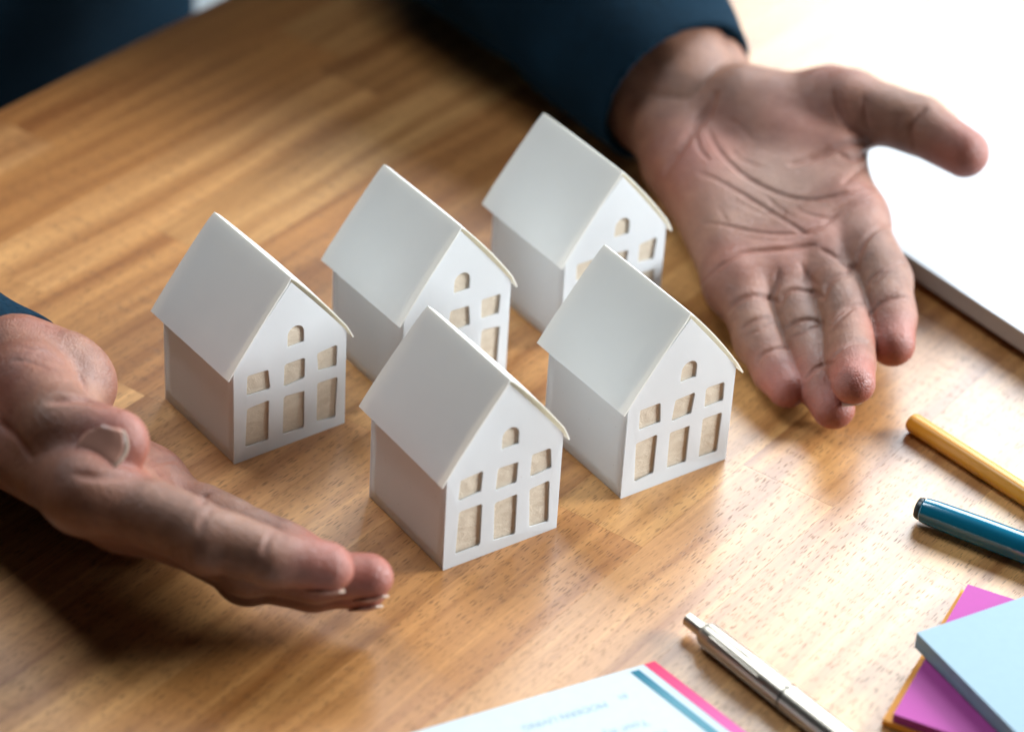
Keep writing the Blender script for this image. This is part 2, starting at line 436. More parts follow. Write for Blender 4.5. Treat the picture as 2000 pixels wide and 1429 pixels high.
# ------------------------------------------------------------------ implicit surfaces for the body and the clothes
class Field:
    """a signed distance grid, in units"""
    def __init__(s, lo, hi, step):
        s.lo = np.array(lo, float); s.st = step
        s.n = (np.ceil((np.array(hi)-s.lo)/step)).astype(int)+1
        s.F = np.full(s.n, 1.0, np.float32)
    def window(s, lo, hi):
        a = np.clip(np.floor((np.array(lo)-s.lo)/s.st).astype(int), 0, s.n); b = np.clip(np.ceil((np.array(hi)-s.lo)/s.st).astype(int)+1, 0, s.n)
        if (b <= a).any(): return None
        sl = tuple(slice(i, j) for i, j in zip(a, b))
        ax = [(s.lo[k]+np.arange(a[k], b[k])*s.st).astype(np.float32) for k in range(3)]
        return sl, ax[0][:, None, None], ax[1][None, :, None], ax[2][None, None, :]
    def like(s):
        f = Field.__new__(Field); f.lo, f.st, f.n = s.lo, s.st, s.n; f.F = np.full(s.n, 1.0, np.float32); return f
    def cone(s, a, b, ra, rb, k=.08, nrm=None, flat=1.0, pad=.25):
        """rounded cone a-b, squashed by flat along nrm, smooth-joined by k"""
        a = np.array(a, float); b = np.array(b, float); R = max(ra, rb)+k+pad
        w = s.window(np.minimum(a, b)-R, np.maximum(a, b)+R)
        if w is None: return s
        sl, X, Y, Z = w
        d = b-a; L2 = max(float(d@d), 1e-9)
        px, py, pz = X-a[0], Y-a[1], Z-a[2]
        t = np.clip((px*d[0]+py*d[1]+pz*d[2])/L2, 0, 1)
        qx, qy, qz = px-t*d[0], py-t*d[1], pz-t*d[2]
        q2 = qx*qx+qy*qy+qz*qz
        if nrm is not None and flat != 1:
            n = unit(nrm); h = qx*n[0]+qy*n[1]+qz*n[2]; q2 = q2+h*h*(1/flat**2-1)
        D = (np.sqrt(q2)-(ra+(rb-ra)*t)).astype(np.float32)
        if flat < 1: D *= (flat+1)/2
        F = s.F[sl]
        if k > 0:
            h = np.maximum(k-np.abs(F-D), 0)/k
            s.F[sl] = np.minimum(F, D)-h*h*k*.25
        else: s.F[sl] = np.minimum(F, D)
        return s
    def sample(s, P):
        g = (np.asarray(P)-s.lo)/s.st; i = np.clip(np.floor(g).astype(int), 0, s.n-2); f = g-i; out = 0
        for dx in (0, 1):
            for dy in (0, 1):
                for dz in (0, 1):
                    w = (f[:, 0] if dx else 1-f[:, 0])*(f[:, 1] if dy else 1-f[:, 1])*(f[:, 2] if dz else 1-f[:, 2])
                    out = out+w*s.F[i[:, 0]+dx, i[:, 1]+dy, i[:, 2]+dz]
        return out
    def hit(s, o, d):
        """first point on the surface going from o along d, or None"""
        hi = s.lo+(s.n-1)*s.st
        with np.errstate(divide='ignore', invalid='ignore'):
            t0, t1 = (s.lo-o)/d, (hi-o)/d
        ta, tb = np.nanmax(np.minimum(t0, t1)), np.nanmin(np.maximum(t0, t1))
        if tb <= ta: return None
        t = np.arange(ta, tb, s.st*.5); v = s.sample(o+t[:, None]*d); k = np.argmax(v < 0)
        return o+t[k]*d if v[k] < 0 else None
    def mesh(s):
        F = s.F; n = F.shape; neg = F < 0
        cell = np.zeros([k-1 for k in n], np.uint8)
        for dx in (0, 1):
            for dy in (0, 1):
                for dz in (0, 1): cell += neg[dx:n[0]-1+dx, dy:n[1]-1+dy, dz:n[2]-1+dz]
        act = (cell > 0) & (cell < 8); ci = np.argwhere(act); idx = np.full(act.shape, -1, np.int64); idx[act] = np.arange(len(ci))
        acc = np.zeros((len(ci), 3)); cnt = np.zeros(len(ci))
        cor = {(dx, dy, dz): F[ci[:, 0]+dx, ci[:, 1]+dy, ci[:, 2]+dz] for dx in (0, 1) for dy in (0, 1) for dz in (0, 1)}
        for ax in range(3):
            o = [k for k in range(3) if k != ax]
            for p in (0, 1):
                for q in (0, 1):
                    c0 = [0, 0, 0]; c0[o[0]] = p; c0[o[1]] = q; c1 = list(c0); c1[ax] = 1
                    a, b = cor[tuple(c0)], cor[tuple(c1)]; m = (a < 0) != (b < 0)
                    t = np.where(m, a/np.where(m, a-b, 1), 0)
                    P = np.tile(np.array(c0, float), (len(ci), 1)); P[:, ax] = t
                    acc[m] += P[m]; cnt[m] += 1
        V = s.lo+(ci+acc/cnt[:, None])*s.st
        Q = []
        for ax in range(3):
            o = [(ax+1) % 3, (ax+2) % 3]
            s0 = [slice(None)]*3; s1 = [slice(None)]*3; s0[ax] = slice(0, -1); s1[ax] = slice(1, None)
            ch = neg[tuple(s0)] != neg[tuple(s1)]; e = np.argwhere(ch); ok = (e[:, o[0]] > 0) & (e[:, o[1]] > 0) & (e[:, o[0]] < n[o[0]]-1) & (e[:, o[1]] < n[o[1]]-1); e = e[ok]
            def g(u, w):
                c = e.copy(); c[:, o[0]] -= u; c[:, o[1]] -= w; return idx[c[:, 0], c[:, 1], c[:, 2]]
            q = np.stack([g(1, 1), g(0, 1), g(0, 0), g(1, 0)], 1)
            fl_ = ~neg[tuple(e.T)]; q[fl_] = q[fl_][:, ::-1]; Q.append(q)
        return V, np.concatenate(Q)

def push(F, curve, depth, width, acc):
    """press a line into the surface: curve is a list of points on it"""
    P = np.array(curve); w = F.window(P.min(0)-width*2.6, P.max(0)+width*2.6)
    if w is None: return
    sl, X, Y, Z = w; best = np.full(np.broadcast(X, Y, Z).shape, 9., np.float32); tt = np.zeros_like(best)
    for i, (a, b) in enumerate(zip(P, P[1:])):
        d = b-a; L2 = max(d@d, 1e-9); px, py, pz = X-a[0], Y-a[1], Z-a[2]
        t = np.clip((px*d[0]+py*d[1]+pz*d[2])/L2, 0, 1)
        D = (px-t*d[0])**2+(py-t*d[1])**2+(pz-t*d[2])**2
        m = D < best; best = np.where(m, D, best); tt = np.where(m, (i+t)/(len(P)-1), tt)
    g = np.exp(-best/width**2)*np.minimum(1, .25+3.2*np.minimum(tt, 1-tt))
    F.F[sl] += (depth*g).astype(np.float32)
    k = np.exp(-best/(width*1.15)**2)*min(1, depth/.03)*np.minimum(1, .2+3*np.minimum(tt, 1-tt))
    acc[sl] = np.maximum(acc[sl], k)

def build_hand(J, WR, ARM, rad, creases, palm_extra, lo, hi, step, nsign, fold_curl=None, bumps=()):
    """J: finger -> four joints (base, middle, end, tip centre); WR wrist; all in units"""
    P = Field(lo, hi, step)
    fwd = unit(np.array(J['middle'][0])-WR); across = np.array(J['index'][0])-np.array(J['pinky'][0])
    pn = unit(np.cross(fwd, across))*nsign          # out of the palm
    ac = unit(across-fwd*(across@fwd))
    # forearm and wrist
    P.cone(WR+ac*.27-fwd*.12, ARM[0]+ac*.24, .40, .42, .15); P.cone(WR-ac*.27-fwd*.12, ARM[0]-ac*.24, .38, .42, .2)
    P.cone(WR+fwd*.15+ac*.2, WR-fwd*.2, .40, .42, .2)
    for a, b, r0, r1 in ARM[1:]: P.cone(a, b, r0, r1, .25)
    # metacarpals
    for n, r0, r1 in (('index', .36, .29), ('middle', .38, .28), ('ring', .37, .27), ('pinky', .36, .26)):
        off = {'index': .22, 'middle': .1, 'ring': -.1, 'pinky': -.25}[n]
        P.cone(WR+ac*off+fwd*.1, J[n][0], r0, r1, .18, pn, .92)
    for a, b, r0, r1, fl_ in palm_extra(J, WR, fwd, ac, pn): P.cone(a, b, r0, r1, .16, pn, fl_)
    T = None
    for n in ('pinky', 'ring', 'middle', 'index', 'thumb'):
        j = [np.array(q) for q in J[n]]; r = rad[n]; G = P.like()
        fd = unit(j[3]-j[1]); 
        side = unit(np.cross(fd, pn)) if n != 'thumb' else None
        fn = unit(np.cross(side, fd)) if n != 'thumb' else J['thumb_n']
        G.cone(j[0], j[1], r[0], r[1], .0, fn, .95)
        G.cone(j[1], j[2], r[1], r[2], .06, fn, .94)
        G.cone(j[2], j[3], r[2], r[3], .06, fn, .86)
        # the soft pads on the palm side, one for each bone
        for q, (a, b) in enumerate(zip(j[:3], j[1:])):
            rr_ = (r[q]+r[q+1])/2
            c0, c1 = (.30, .74) if q else (.55, .84)
            if q == 2: c0, c1 = .30, .95
            G.cone(a+(b-a)*c0+fn*rr_*.24, a+(b-a)*c1+fn*rr_*.22, rr_*.84, rr_*(.84 if q < 2 else .80), .07, fn, .92)
        # the knuckle swells a little on both sides and the back
        G.cone(j[1]-fn*.03, j[1]-fn*.03+(j[2]-j[1])*.05, r[1]*1.01, r[1]*1.01, .05)
        kk = .15 if n != 'thumb' else (.22 if nsign > 0 else .12)
        if n == 'thumb' and 'web' in J:
            for a, b, r0, r1, q_ in J['web']: P.cone(a, b, r0, r1, .2, q_, .6)
        Bx = np.minimum(P.F, G.F); h = np.maximum(kk-np.abs(P.F-G.F), 0)/kk; Bx -= h*h*kk*.25
        if T is None: T = Bx
        else:
            k2 = .018; h = np.maximum(k2-np.abs(T-Bx), 0)/k2; T = np.minimum(T, Bx)-h*h*k2*.25
    P.F = T.astype(np.float32)
    for c, r_, dp in bumps: 
        w = P.window(np.array(c)-r_*2.5, np.array(c)+r_*2.5)
        if w:
            sl, X, Y, Z = w; P.F[sl] -= (dp*np.exp(-((X-c[0])**2+(Y-c[1])**2+(Z-c[2])**2)/r_**2)).astype(np.float32)
    acc = np.zeros(P.n, np.float32); base = P.like(); base.F = P.F.copy()
    for pts, dp, wd in creases:
        # dense smooth curve through the listed points, then dropped on the surface
        pts = np.array(pts, float); seg = []
        for i in range(len(pts)-1):
            p0, p1, p2, p3 = pts[max(i-1, 0)], pts[i], pts[i+1], pts[min(i+2, len(pts)-1)]
            m = max(3, int(np.linalg.norm(p2-p1)/9))
            for t in np.arange(m)/m: seg.append(.5*((2*p1)+(-p0+p2)*t+(2*p0-5*p1+4*p2-p3)*t*t+(-p0+3*p1-3*p2+p3)*t**3))
        seg.append(pts[-1]); cur = []
        for q in seg:
            e_ = RC.T @ np.array([(q[0]-1000)/FPX, -(q[1]-714.5)/FPX, -1.]); hp = base.hit(CAM, e_/np.linalg.norm(e_))
            if hp is None or (cur and np.linalg.norm(hp-cur[-1]) > .25):
                if len(cur) > 2: push(P, cur, dp, wd, acc)
                cur = []
                if hp is None: continue
            cur.append(hp)
        if len(cur) > 2: push(P, cur, dp, wd, acc)
    V, Q = P.mesh()
    # nearest samples of the crease field, and redness near tips and pads
    g = np.clip(np.round((V-P.lo)/step).astype(int), 0, P.n-1); cr = acc[g[:, 0], g[:, 1], g[:, 2]]
    red = np.zeros(len(V))
    for n in ('pinky', 'ring', 'middle', 'index', 'thumb'):
        red = np.maximum(red, .95*np.exp(-((V-np.array(J[n][3]))**2).sum(1)/.30**2))
        red = np.maximum(red, .35*np.exp(-((V-(np.array(J[n][0])+pn*.25))**2).sum(1)/.35**2))
    red = np.maximum(red, .5*np.exp(-((V-(WR+fwd*.7-ac*.35+pn*.3))**2).sum(1)/.5**2)); red = np.maximum(red, .45*np.exp(-((V-(WR+fwd*.9+ac*.45+pn*.3))**2).sum(1)/.5**2))
    pale = np.exp(-((V-(WR+fwd*1.2+pn*.2))**2).sum(1)/.4**2)
    return V, Q, np.stack([red, np.clip(cr, 0, 1), pale], 1), pn, fwd, ac, P

def nail(parent, P, j2, j3, r, dorsal, free, sc=.85, shift=0.0):
    """a nail laid on the finger's real surface; free: how far its edge stands clear of the tip"""
    ax = unit(j3-j2); dz = unit(dorsal-ax*(dorsal@ax)); sx = np.cross(ax, dz)
    nu, nv = 14, 11; w0 = .70*r*sc; L0, L1 = -.85*r*sc, (.62*sc+free)*r
    L0 += shift*r; L1 += shift*r
    hs = np.zeros((nu, nv)); xy = np.zeros((nu, nv, 2)); dx = (L1-L0)/(nu-1)
    for i in range(nu):
        u = i/(nu-1)
        for k in range(nv):
            q = k/(nv-1)*2-1
            x = L0+dx*i + .40*r*q*q*(1-u)**2 - .28*r*q*q*u
            y = w0*(1-.10*u)*(.80+.20*min(1, u*3))*q; xy[i, k] = x, y
            base = j3+ax*x+sx*y; hp = P.hit(base+dz*(r+.09), -dz+1e-9)
            h = (hp-base)@dz if hp is not None else -9
            h = min(h, r*1.02)
            if i: h = max(h, hs[i-1, k]-.42*dx)
            elif h < 0: h = .8*r
            hs[i, k] = h
    for _ in range(6):
        p_ = np.pad(hs, 1, mode='edge'); hs = .5*hs+.125*(p_[2:, 1:-1]+p_[:-2, 1:-1]+p_[1:-1, 2:]+p_[1:-1, :-2])
    grid = j3+ax*xy[..., :1]+sx*xy[..., 1:]+dz*(hs[..., None]+.012)
    c = nu-2
    for nm, mt, g in (('fingernail', NAIL, grid[:c+1]), ('nail_edge', NAILW, grid[c:])):
        from_bm(nm, sheet_bm((g-PO).tolist(), .014), mt, parent, True)

# ---- the palm at the right of the picture (the person's left hand)
JL = {'index': [at(1662, 432, .62), at(1724, 548, .56), at(1739, 620, .5), at(1743, 676, .43)],
      'middle': [at(1606, 500, .5), at(1658, 642, .44), at(1662, 710, .5), at(1667, 752, .53)],
      'ring': [at(1530, 540, .42), at(1570, 668, .3), at(1602, 752, .24), at(1628, 800, .2)],
      'pinky': [at(1444, 555, .4), at(1480, 664, .29), at(1513, 727, .22), at(1538, 762, .2)],
      'thumb': [at(1630, 205, 1.0), at(1660, 203, 1.08), at(1793, 245, 1.05), at(1885, 300, .98)]}
WL = at(1380, 250, .60)
JL['thumb_n'] = unit(np.array([-.1, -.65, .35]))
RAD = {'index': (.27, .230, .204, .174), 'middle': (.25, .205, .185, .163), 'ring': (.24, .200, .183, .162), 'pinky': (.22, .182, .168, .148), 'thumb': (.34, .280, .250, .205)}
RADR = dict(RAD, thumb=(.36, .30, .275, .230), index=(.265, .215, .198, .176))
def palmL(J, W_, f, a, n):
    th = np.array(J['thumb'][1])
    return [(at(1455, 215, .85), at(1600, 225, .92), .40, .33, .95),        # thenar
            (at(1500, 260, .80), at(1620, 300, .80), .34, .27, .9),
            (W_-a*.42+f*.35+n*.02, W_-a*.42+f*1.25-n*.04, .34, .27, .9),      # hypothenar
            (J['index'][0]+n*.02, J['pinky'][0]+n*.0, .25, .25, .9),
            (at(1625, 260, .85), at(1665, 400, .62), .17, .22, 1.0)]
def zc(*p): return [(1150+x/1.742, 60+y/1.744) for x, y in p]
CL = [(zc((405, 335), (430, 390), (480, 450), (540, 500), (610, 540), (680, 565), (760, 575), (850, 560), (930, 535), (1005, 510)), .034, .020),
      (zc((380, 485), (440, 510), (520, 555), (600, 605), (660, 640), (720, 680), (745, 690), (800, 660), (860, 610), (930, 560), (1000, 525)), .030, .018),
      (zc((390, 655), (450, 660), (520, 675), (600, 688), (680, 692), (745, 688)), .026, .017),
      (zc((385, 860), (420, 825), (470, 785), (520, 755), (600, 748), (680, 742), (770, 730)), .040, .022),
      (zc((690, 455), (760, 435), (830, 405), (880, 385), (955, 380)), .06, .028),
      (zc((835, 210), (850, 260), (870, 310), (900, 340), (960, 370)), .035, .028),
      (zc((935, 225), (940, 280), (955, 340)), .022, .018),
      (zc((1145, 265), (1110, 310), (1100, 350), (1105, 400)), .05, .022),
      (zc((1060, 280), (1052, 330)), .015, .015),
      (zc((870, 520), (900, 490), (940, 465), (985, 440)), .04, .022),
      (zc((850, 420), (900, 440), (940, 420), (970, 400)), .03, .02),
      (zc((430, 220), (395, 290), (340, 360), (300, 420), (262, 480)), .05, .04),
      (zc((365, 350), (375, 400), (410, 440)), .022, .015),
      (zc((1025, 655), (970, 680), (935, 720), (915, 770), (912, 805)), .045, .024),
      (zc((1070, 790), (1010, 805), (960, 845), (945, 872)), .032, .018),
      (zc((1045, 803), (1000, 832), (962, 868)), .02, .014),
      (zc((1075, 905), (1020, 915), (975, 945), (955, 975)), .034, .018),
      (zc((905, 795), (890, 825), (850, 835), (815, 860), (805, 895)), .055, .026),
      (zc((825, 1010), (860, 975), (900, 940), (935, 930)), .030, .018),
      (zc((832, 985), (870, 950), (910, 925)), .02, .014),
      (zc((835, 1110), (860, 1085), (900, 1065), (945, 1060)), .032, .018),
      (zc((655, 925), (665, 895), (700, 880), (760, 890), (800, 910)), .045, .024),
      (zc((675, 1015), (710, 990), (760, 985), (800, 1000)), .030, .018),
      (zc((682, 1045), (730, 1030), (785, 1005)), .02, .014),
      (zc((740, 1185), (765, 1155), (800, 1138), (832, 1132)), .032, .018),
      (zc((478, 955), (500, 925), (550, 903), (600, 906), (642, 925)), .045, .024),
      (zc((522, 1018), (560, 988), (620, 975)), .030, .018),
      (zc((532, 1040), (575, 1022), (628, 992)), .02, .014),
      (zc((573, 1135), (590, 1105), (630, 1085), (675, 1080)), .032, .018),
      (zc((645, 815), (640, 860), (628, 905)), .024, .022),
      (zc((720, 790), (740, 830), (785, 875)), .016, .018),
      (zc((790, 745), (840, 770), (870, 800), (905, 805)), .03, .02),
      (zc((850, 760), (862, 790), (880, 815)), .02, .016),
      (zc((470, 300), (520, 330), (560, 380)), .008, .014), (zc((600, 560), (640, 600), (700, 640)), .010, .014),
      (zc((480, 570), (560, 610), (640, 640)), .008, .012), (zc((700, 600), (760, 630), (840, 640)), .012, .014),
      (zc((520, 700), (600, 715), (700, 715)), .008, .012), (zc((440, 600), (470, 650)), .008, .012),
      (zc((860, 640), (900, 600), (960, 580)), .014, .014), (zc((480, 400), (520, 440), (600, 470)), .008, .014)]
dirL = unit(np.array([-.42, .9, .06]))
AL0 = WL+dirL*.75
CL = [(p_, d_*1.45, w_*.8) for p_, d_, w_ in CL]
handL = build_hand(JL, WL, [AL0, (AL0, AL0+dirL*1.6, .62, .70)], RAD, CL, palmL, (.7, 17.2, -.05), (4.6, 24.0, 1.55), .0155, 1)
print('palm normal L', handL[3])
def mesh_obj(name, parts, mat, parent):
    vs, qs, cs, b = [], [], [], 0
    for V, Q, T in parts: vs.append(V*S); qs.append(Q+b); cs.append(T); b += len(V)
    V = np.concatenate(vs); Q = np.concatenate(qs)
    me = bpy.data.meshes.new(name); me.vertices.add(len(V)); me.vertices.foreach_set('co', V.astype(np.float32).ravel())
    me.loops.add(Q.size); me.loops.foreach_set('vertex_index', Q.astype(np.int32).ravel())
    me.polygons.add(len(Q)); me.polygons.foreach_set('loop_start', np.arange(0, Q.size, 4, dtype=np.int32))
    me.update(calc_edges=True); me.validate()
    me.polygons.foreach_set('use_smooth', np.ones(len(me.polygons), bool))
    if cs[0] is not None:
        at_ = me.color_attributes.new('tone', 'FLOAT_COLOR', 'POINT'); C4 = np.ones((len(V), 4), np.float32); C4[:, :3] = np.concatenate(cs); at_.data.foreach_set('color', C4.ravel())
    return link(name, me, mat, parent)

# ---- the hand at the left of the picture (the person's right hand), seen from the thumb side
JR = {'index': [at(170, 958, 1.12), at(398, 1048, 1.03), at(530, 1092, .93), at(640, 1110, .85)],
      'middle': [at(240, 1000, .80), at(480, 1098, .63), at(615, 1128, .58), at(722, 1128, .58)],
      'ring': [at(260, 990, .5), at(480, 1118, .36), at(610, 1146, .36), at(712, 1148, .38)],
      'pinky': [at(290, 955, .36), at(480, 1040, .46), at(562, 1068, .44), at(632, 1106, .40)],
      'thumb': [at(30, 715, 1.1), at(55, 752, 1.2), at(112, 838, 1.33), at(226, 866, 1.36)]}
WR_ = at(-60, 790, .62)
JR['thumb_n'] = unit(np.array([.2, .8, -.4]))
def palmR(J, W_, f, a, n):
    return [(at(-20, 715, .95), at(118, 732, 1.05), .40, .31, 1.0),
            (at(20, 700, .95), at(158, 752, 1.0), .32, .24, 1.0),
            (at(150, 765, 1.02), at(150, 805, 1.1), .19, .17, 1.0),
            (W_-a*.3+f*.3, J['pinky'][0]-f*.1, .36, .29, .95),
            (J['index'][0], J['pinky'][0], .27, .25, .95),
            (at(90, 830, 1.1), at(180, 915, 1.05), .26, .27, 1.0)]
def zd(*p): return [(x/2.1013, 560+y/2.1013) for x, y in p]
CR = [(zd((1128, 1000), (1105, 1030), (1088, 1068), (1085, 1100)), .014, .018), (zd((880, 908), (850, 928), (825, 965), (815, 1010)), .014, .018),
      (zd((868, 925), (840, 960), (832, 1000)), .008, .014), (zd((325, 360), (345, 410), (348, 462)), .026, .026), (zd((200, 470), (280, 465), (345, 462), (400, 480)), .035, .03),
      (zd((585, 745), (640, 715), (715, 705)), .05, .024), (zd((845, 850), (835, 870), (825, 890)), .04, .02), (zd((1010, 930), (985, 955)), .03, .018), (zd((1192, 995), (1180, 1015)), .03, .018),
      (zd((740, 1080), (735, 1110), (748, 1150)), .012, .018), (zd((770, 1075), (765, 1110), (780, 1150)), .016, .016), (zd((860, 1230), (900, 1262), (950, 1300)), .02, .02), (zd((880, 1210), (930, 1235), (980, 1290)), .02, .018),
      (zd((60, 250), (160, 262), (240, 300), (300, 350)), .010, .016), (zd((40, 300), (120, 310), (200, 340)), .010, .016), (zd((640, 760), (660, 780), (690, 770)), .008, .01),
      (zd((0, 560), (60, 610), (130, 700)), .03, .03), (zd((300, 770), (420, 782), (540, 775)), .02, .03)]
dirR = unit(np.array([-.88, .46, .05]))
AR0 = WR_+dirR*.7
handR = build_hand(JR, WR_, [AR0, (AR0, AR0+dirR*1.6, .62, .70)], RADR, CR, palmR, (-6.6, 13.9, -.1), (-.7, 18.2, 2.05), .0155, -1)
print('palm normal R', handR[3], 'min z', handR[0][:, 2].min(), handL[0][:, 2].min())

# ---- arms and chest, hidden by the jacket, and the jacket itself
def tdir(s_, g_, z): return np.array([sd[0]*s_+gd[0]*g_, sd[1]*s_+gd[1]*g_, z])
CG = 16.8
chest = tdir(-21.0, CG, 0); shL = tdir(-21.6, CG+4.6, 8.2); shR = tdir(-21.6, CG-4.6, 8.2)
elL = WL+unit(np.array([-.45, .85, .30]))*6.4; elR = WR_+unit(np.array([-.88, .46, .05]))*6.3
def soft_body(grow, step, cuffs):
    F = Field((-14.5, 12.5, -8), (5, 33, 11), step)
    F.cone(chest+[0, 0, -5], chest+[0, 0, 3], 3.0+grow, 3.1+grow, .5)
    for g_ in (-1.9, 1.9): F.cone(tdir(-21.0, CG+g_, -5), tdir(-21.3, CG+g_*1.3, 7.2), 2.5+grow, 2.3+grow, .8)
    for sh, el, w_, dr in ((shL, elL, WL, dirL), (shR, elR, WR_, dirR)):
        F.cone(sh, el, 1.5+grow, (1.35 if el is elL else 1.0)+grow, .8)
        F.cone(el, w_+dr*(.9 if cuffs else .2), (1.3 if el is elL else .95)+grow, .62+grow if cuffs else .55, .5)
    return F
core = soft_body(-.15, .12, False)
V, Q = core.mesh()
core_p = (V, Q, np.zeros((len(V), 3)))
person = empty('person', tdir(-21.0, CG, 0))
tag(person, 'person in a dark blue wool jacket holding both open palms around the paper houses', 'person')
inv = person.location.copy()
PO = np.array(inv)/S
body = mesh_obj('body', [(handL[0]-PO, handL[1], handL[2]), (handR[0]-PO, handR[1], handR[2]), (core_p[0]-PO, core_p[1], core_p[2])], SKIN, person)

def jacket():
    parts = []
    F = soft_body(.12, .10, True)
    V, Q = F.mesh()
    parts.append((V-PO, Q, None))
    for w_, dr, el, cs in ((WL, dirL, elL, 'L'), (WR_, dirR, elR, 'R')):
        c0, c1, r0 = CUFF[cs]
        lo = np.minimum(c0, c0+dr*3.4)-1.95; hi = np.maximum(c0, c0+dr*3.4)+1.6
        lo[2] = max(lo[2], -.05)
        G = Field(lo, hi, .03)
        up_ = unit(np.cross(np.cross(dr, [0, 0, 1]), dr))
        G.cone(c0-c1*.02, c0+dr*3.4+(np.array([-.42, 0, .45]) if cs == 'L' else 0), r0, 1.5 if cs == 'L' else 1.08, .0, up_, .86)
        w = G.window(lo, hi); sl, X, Y, Z = w
        # folds that run round and along the sleeve
        al = (X-c0[0])*dr[0]+(Y-c0[1])*dr[1]+(Z-c0[2])*dr[2]
        rt = unit(np.cross(dr, up_)); u_ = (X-c0[0])*rt[0]+(Y-c0[1])*rt[1]+(Z-c0[2])*rt[2]; v_ = (X-c0[0])*up_[0]+(Y-c0[1])*up_[1]+(Z-c0[2])*up_[2]
        G.F[sl] += (.035*np.sin(al*3.1+u_*2.2+1.3*np.sin(v_*2.1))*np.clip(al*1.2, 0, 1)+.018*np.sin(al*7+u_*3.5-v_*2)*np.clip(al, 0, 1)).astype(np.float32)
        # flat end at the cuff plane, hollow inside
        cut = -((X-c0[0])*c1[0]+(Y-c0[1])*c1[1]+(Z-c0[2])*c1[2])
        inner = Field(lo, hi, .03); inner.cone(c0-dr*.5, c0+dr*1.2, r0-.06, r0-.02, .0, up_, .86)
        G.F = np.maximum(np.maximum(G.F, cut.astype(np.float32)), -inner.F)
        V, Q = G.mesh(); parts.append((V-PO, Q, None))
    return mesh_obj('jacket', parts, WOOL, person)
CUFF = {'L': (at(1322, 182, .72), unit(np.array([-.62, .78, .10])), .80), 'R': (at(-45, 790, .70), unit(np.array([-.75, .65, .1])), .86)}
jacket()

def add_nails(J, pn, P, free, rad):
    for n in ('thumb', 'index', 'middle', 'ring', 'pinky'):
        j2, j3 = np.array(J[n][2]), np.array(J[n][3])
        if n == 'thumb': d = -J['thumb_n']
        else:
            fd = unit(np.array(J[n][3])-np.array(J[n][1])); d = -unit(pn-fd*(pn@fd))
        nail(person, P, j2, j3, rad[n][3], d, free if n != 'thumb' else free*.3, .85 if n != 'thumb' else .95, 0.0 if n != 'thumb' else .14)
add_nails(JL, handL[3], handL[6], -.3, RAD); add_nails(JR, handR[3], handR[6], .28, RADR)

# ------------------------------------------------------------------ things around the houses
def frame_at(o, p, q, z):
    """put an object whose length runs along +x on the line p -> q, at height z"""
    d = np.array(q)-np.array(p); o.location = Vector((p[0], p[1], z))*S; o.rotation_euler = (0, 0, math.atan2(d[1], d[0]))

# pencil
a, b = at(1779, 822, .085), at(2000, 964, .085)
pc = empty('pencil'); frame_at(pc, a, b, .083); tag(pc, 'yellow wooden pencil lying above the teal marker', 'pencil')
hexa = lambda a_, x, r: r*(.955+.045*abs(math.cos(3*a_)))/1.0
YEL = plain('yellow_lacquer', (.66, .27, .004), .38, coat=.12)
o = from_bm('barrel', lathe_bm([(0.0, .060), (.012, .074), (.035, .081), (3.5, .081)], 48, hexa), YEL, pc); smooth_by_angle(o, 25)
o = from_bm('wood_cone', lathe_bm([(3.5, .080), (3.85, .028)], 32), plain('cedar', (.55, .34, .18), .6), pc); smooth_by_angle(o, 40)
o = from_bm('lead', lathe_bm([(3.85, .027), (3.93, .008)], 24), plain('graphite', (.05, .05, .055), .4), pc); smooth_by_angle(o, 40)
o = from_bm('lead_end', lathe_bm([(-.003, .024), (.004, .026)], 20), plain('painted_end', (.30, .13, .01), .5), pc)

# marker
a, b = at(1797, 993, .115), at(2000, 1070, .115)
mk = empty('marker_pen'); frame_at(mk, a, b, .117); tag(mk, 'teal felt marker with a dark end plug, between pencil and sticky notes', 'marker')
TEAL = plain('teal_plastic', (.004, .15, .25), .16, coat=.8)
o = from_bm('barrel', lathe_bm([(.016, .082), (.03, .095), (.12, .103), (.5, .112), (1.3, .116), (1.95, .116), (1.97, .112)], 48), TEAL, mk); smooth_by_angle(o, 30)
o = from_bm('end_plug', lathe_bm([(-.028, .060), (-.022, .076), (-.004, .085), (.018, .086)], 40), plain('dark_plug', (.018, .028, .033), .35), mk); smooth_by_angle(o, 30)
o = from_bm('cap', lathe_bm([(1.965, .120), (1.98, .124), (2.8, .121), (2.95, .09), (2.97, .05)], 48), TEAL, mk); smooth_by_angle(o, 30)
o = from_bm('clip', box_bm(2.0, 2.7, -.035, .035, .124, .150, .01, 2), TEAL, mk)

# steel pen
a, b = at(1343, 1208, .1), at(1538, 1362, .1)
pn_ = empty('ballpoint_pen'); frame_at(pn_, a, b, .101); tag(pn_, 'brushed steel ballpoint pen lying beside the printed booklet', 'pen')
ln = float(np.linalg.norm((b-a)[:2]))
o = from_bm('push_button', lathe_bm([(0, .046), (.006, .052), (.17, .053), (.20, .053)], 40), STEEL, pn_); smooth_by_angle(o, 30)
o = from_bm('barrel', lathe_bm([(.175, .070), (.18, .078), (.195, .080), (.20, .090), (.235, .097), (ln-.012, .100)], 48), STEEL, pn_); smooth_by_angle(o, 30)
o = from_bm('joint_ring', lathe_bm([(ln-.012, .094), (ln+.006, .094)], 48), plain('dark_gap', (.03, .03, .03), .5), pn_)
o = from_bm('lower_barrel', lathe_bm([(ln+.006, .100), (ln+1.0, .099), (ln+1.35, .08), (ln+1.55, .045)], 48), STEEL, pn_); smooth_by_angle(o, 30)
o = from_bm('tip', lathe_bm([(ln+1.55, .04), (ln+1.65, .012)], 24), STEEL, pn_); smooth_by_angle(o, 30)
bm = box_bm(.30, ln-.22, -.026, .026, .104, .118, .006, 2)
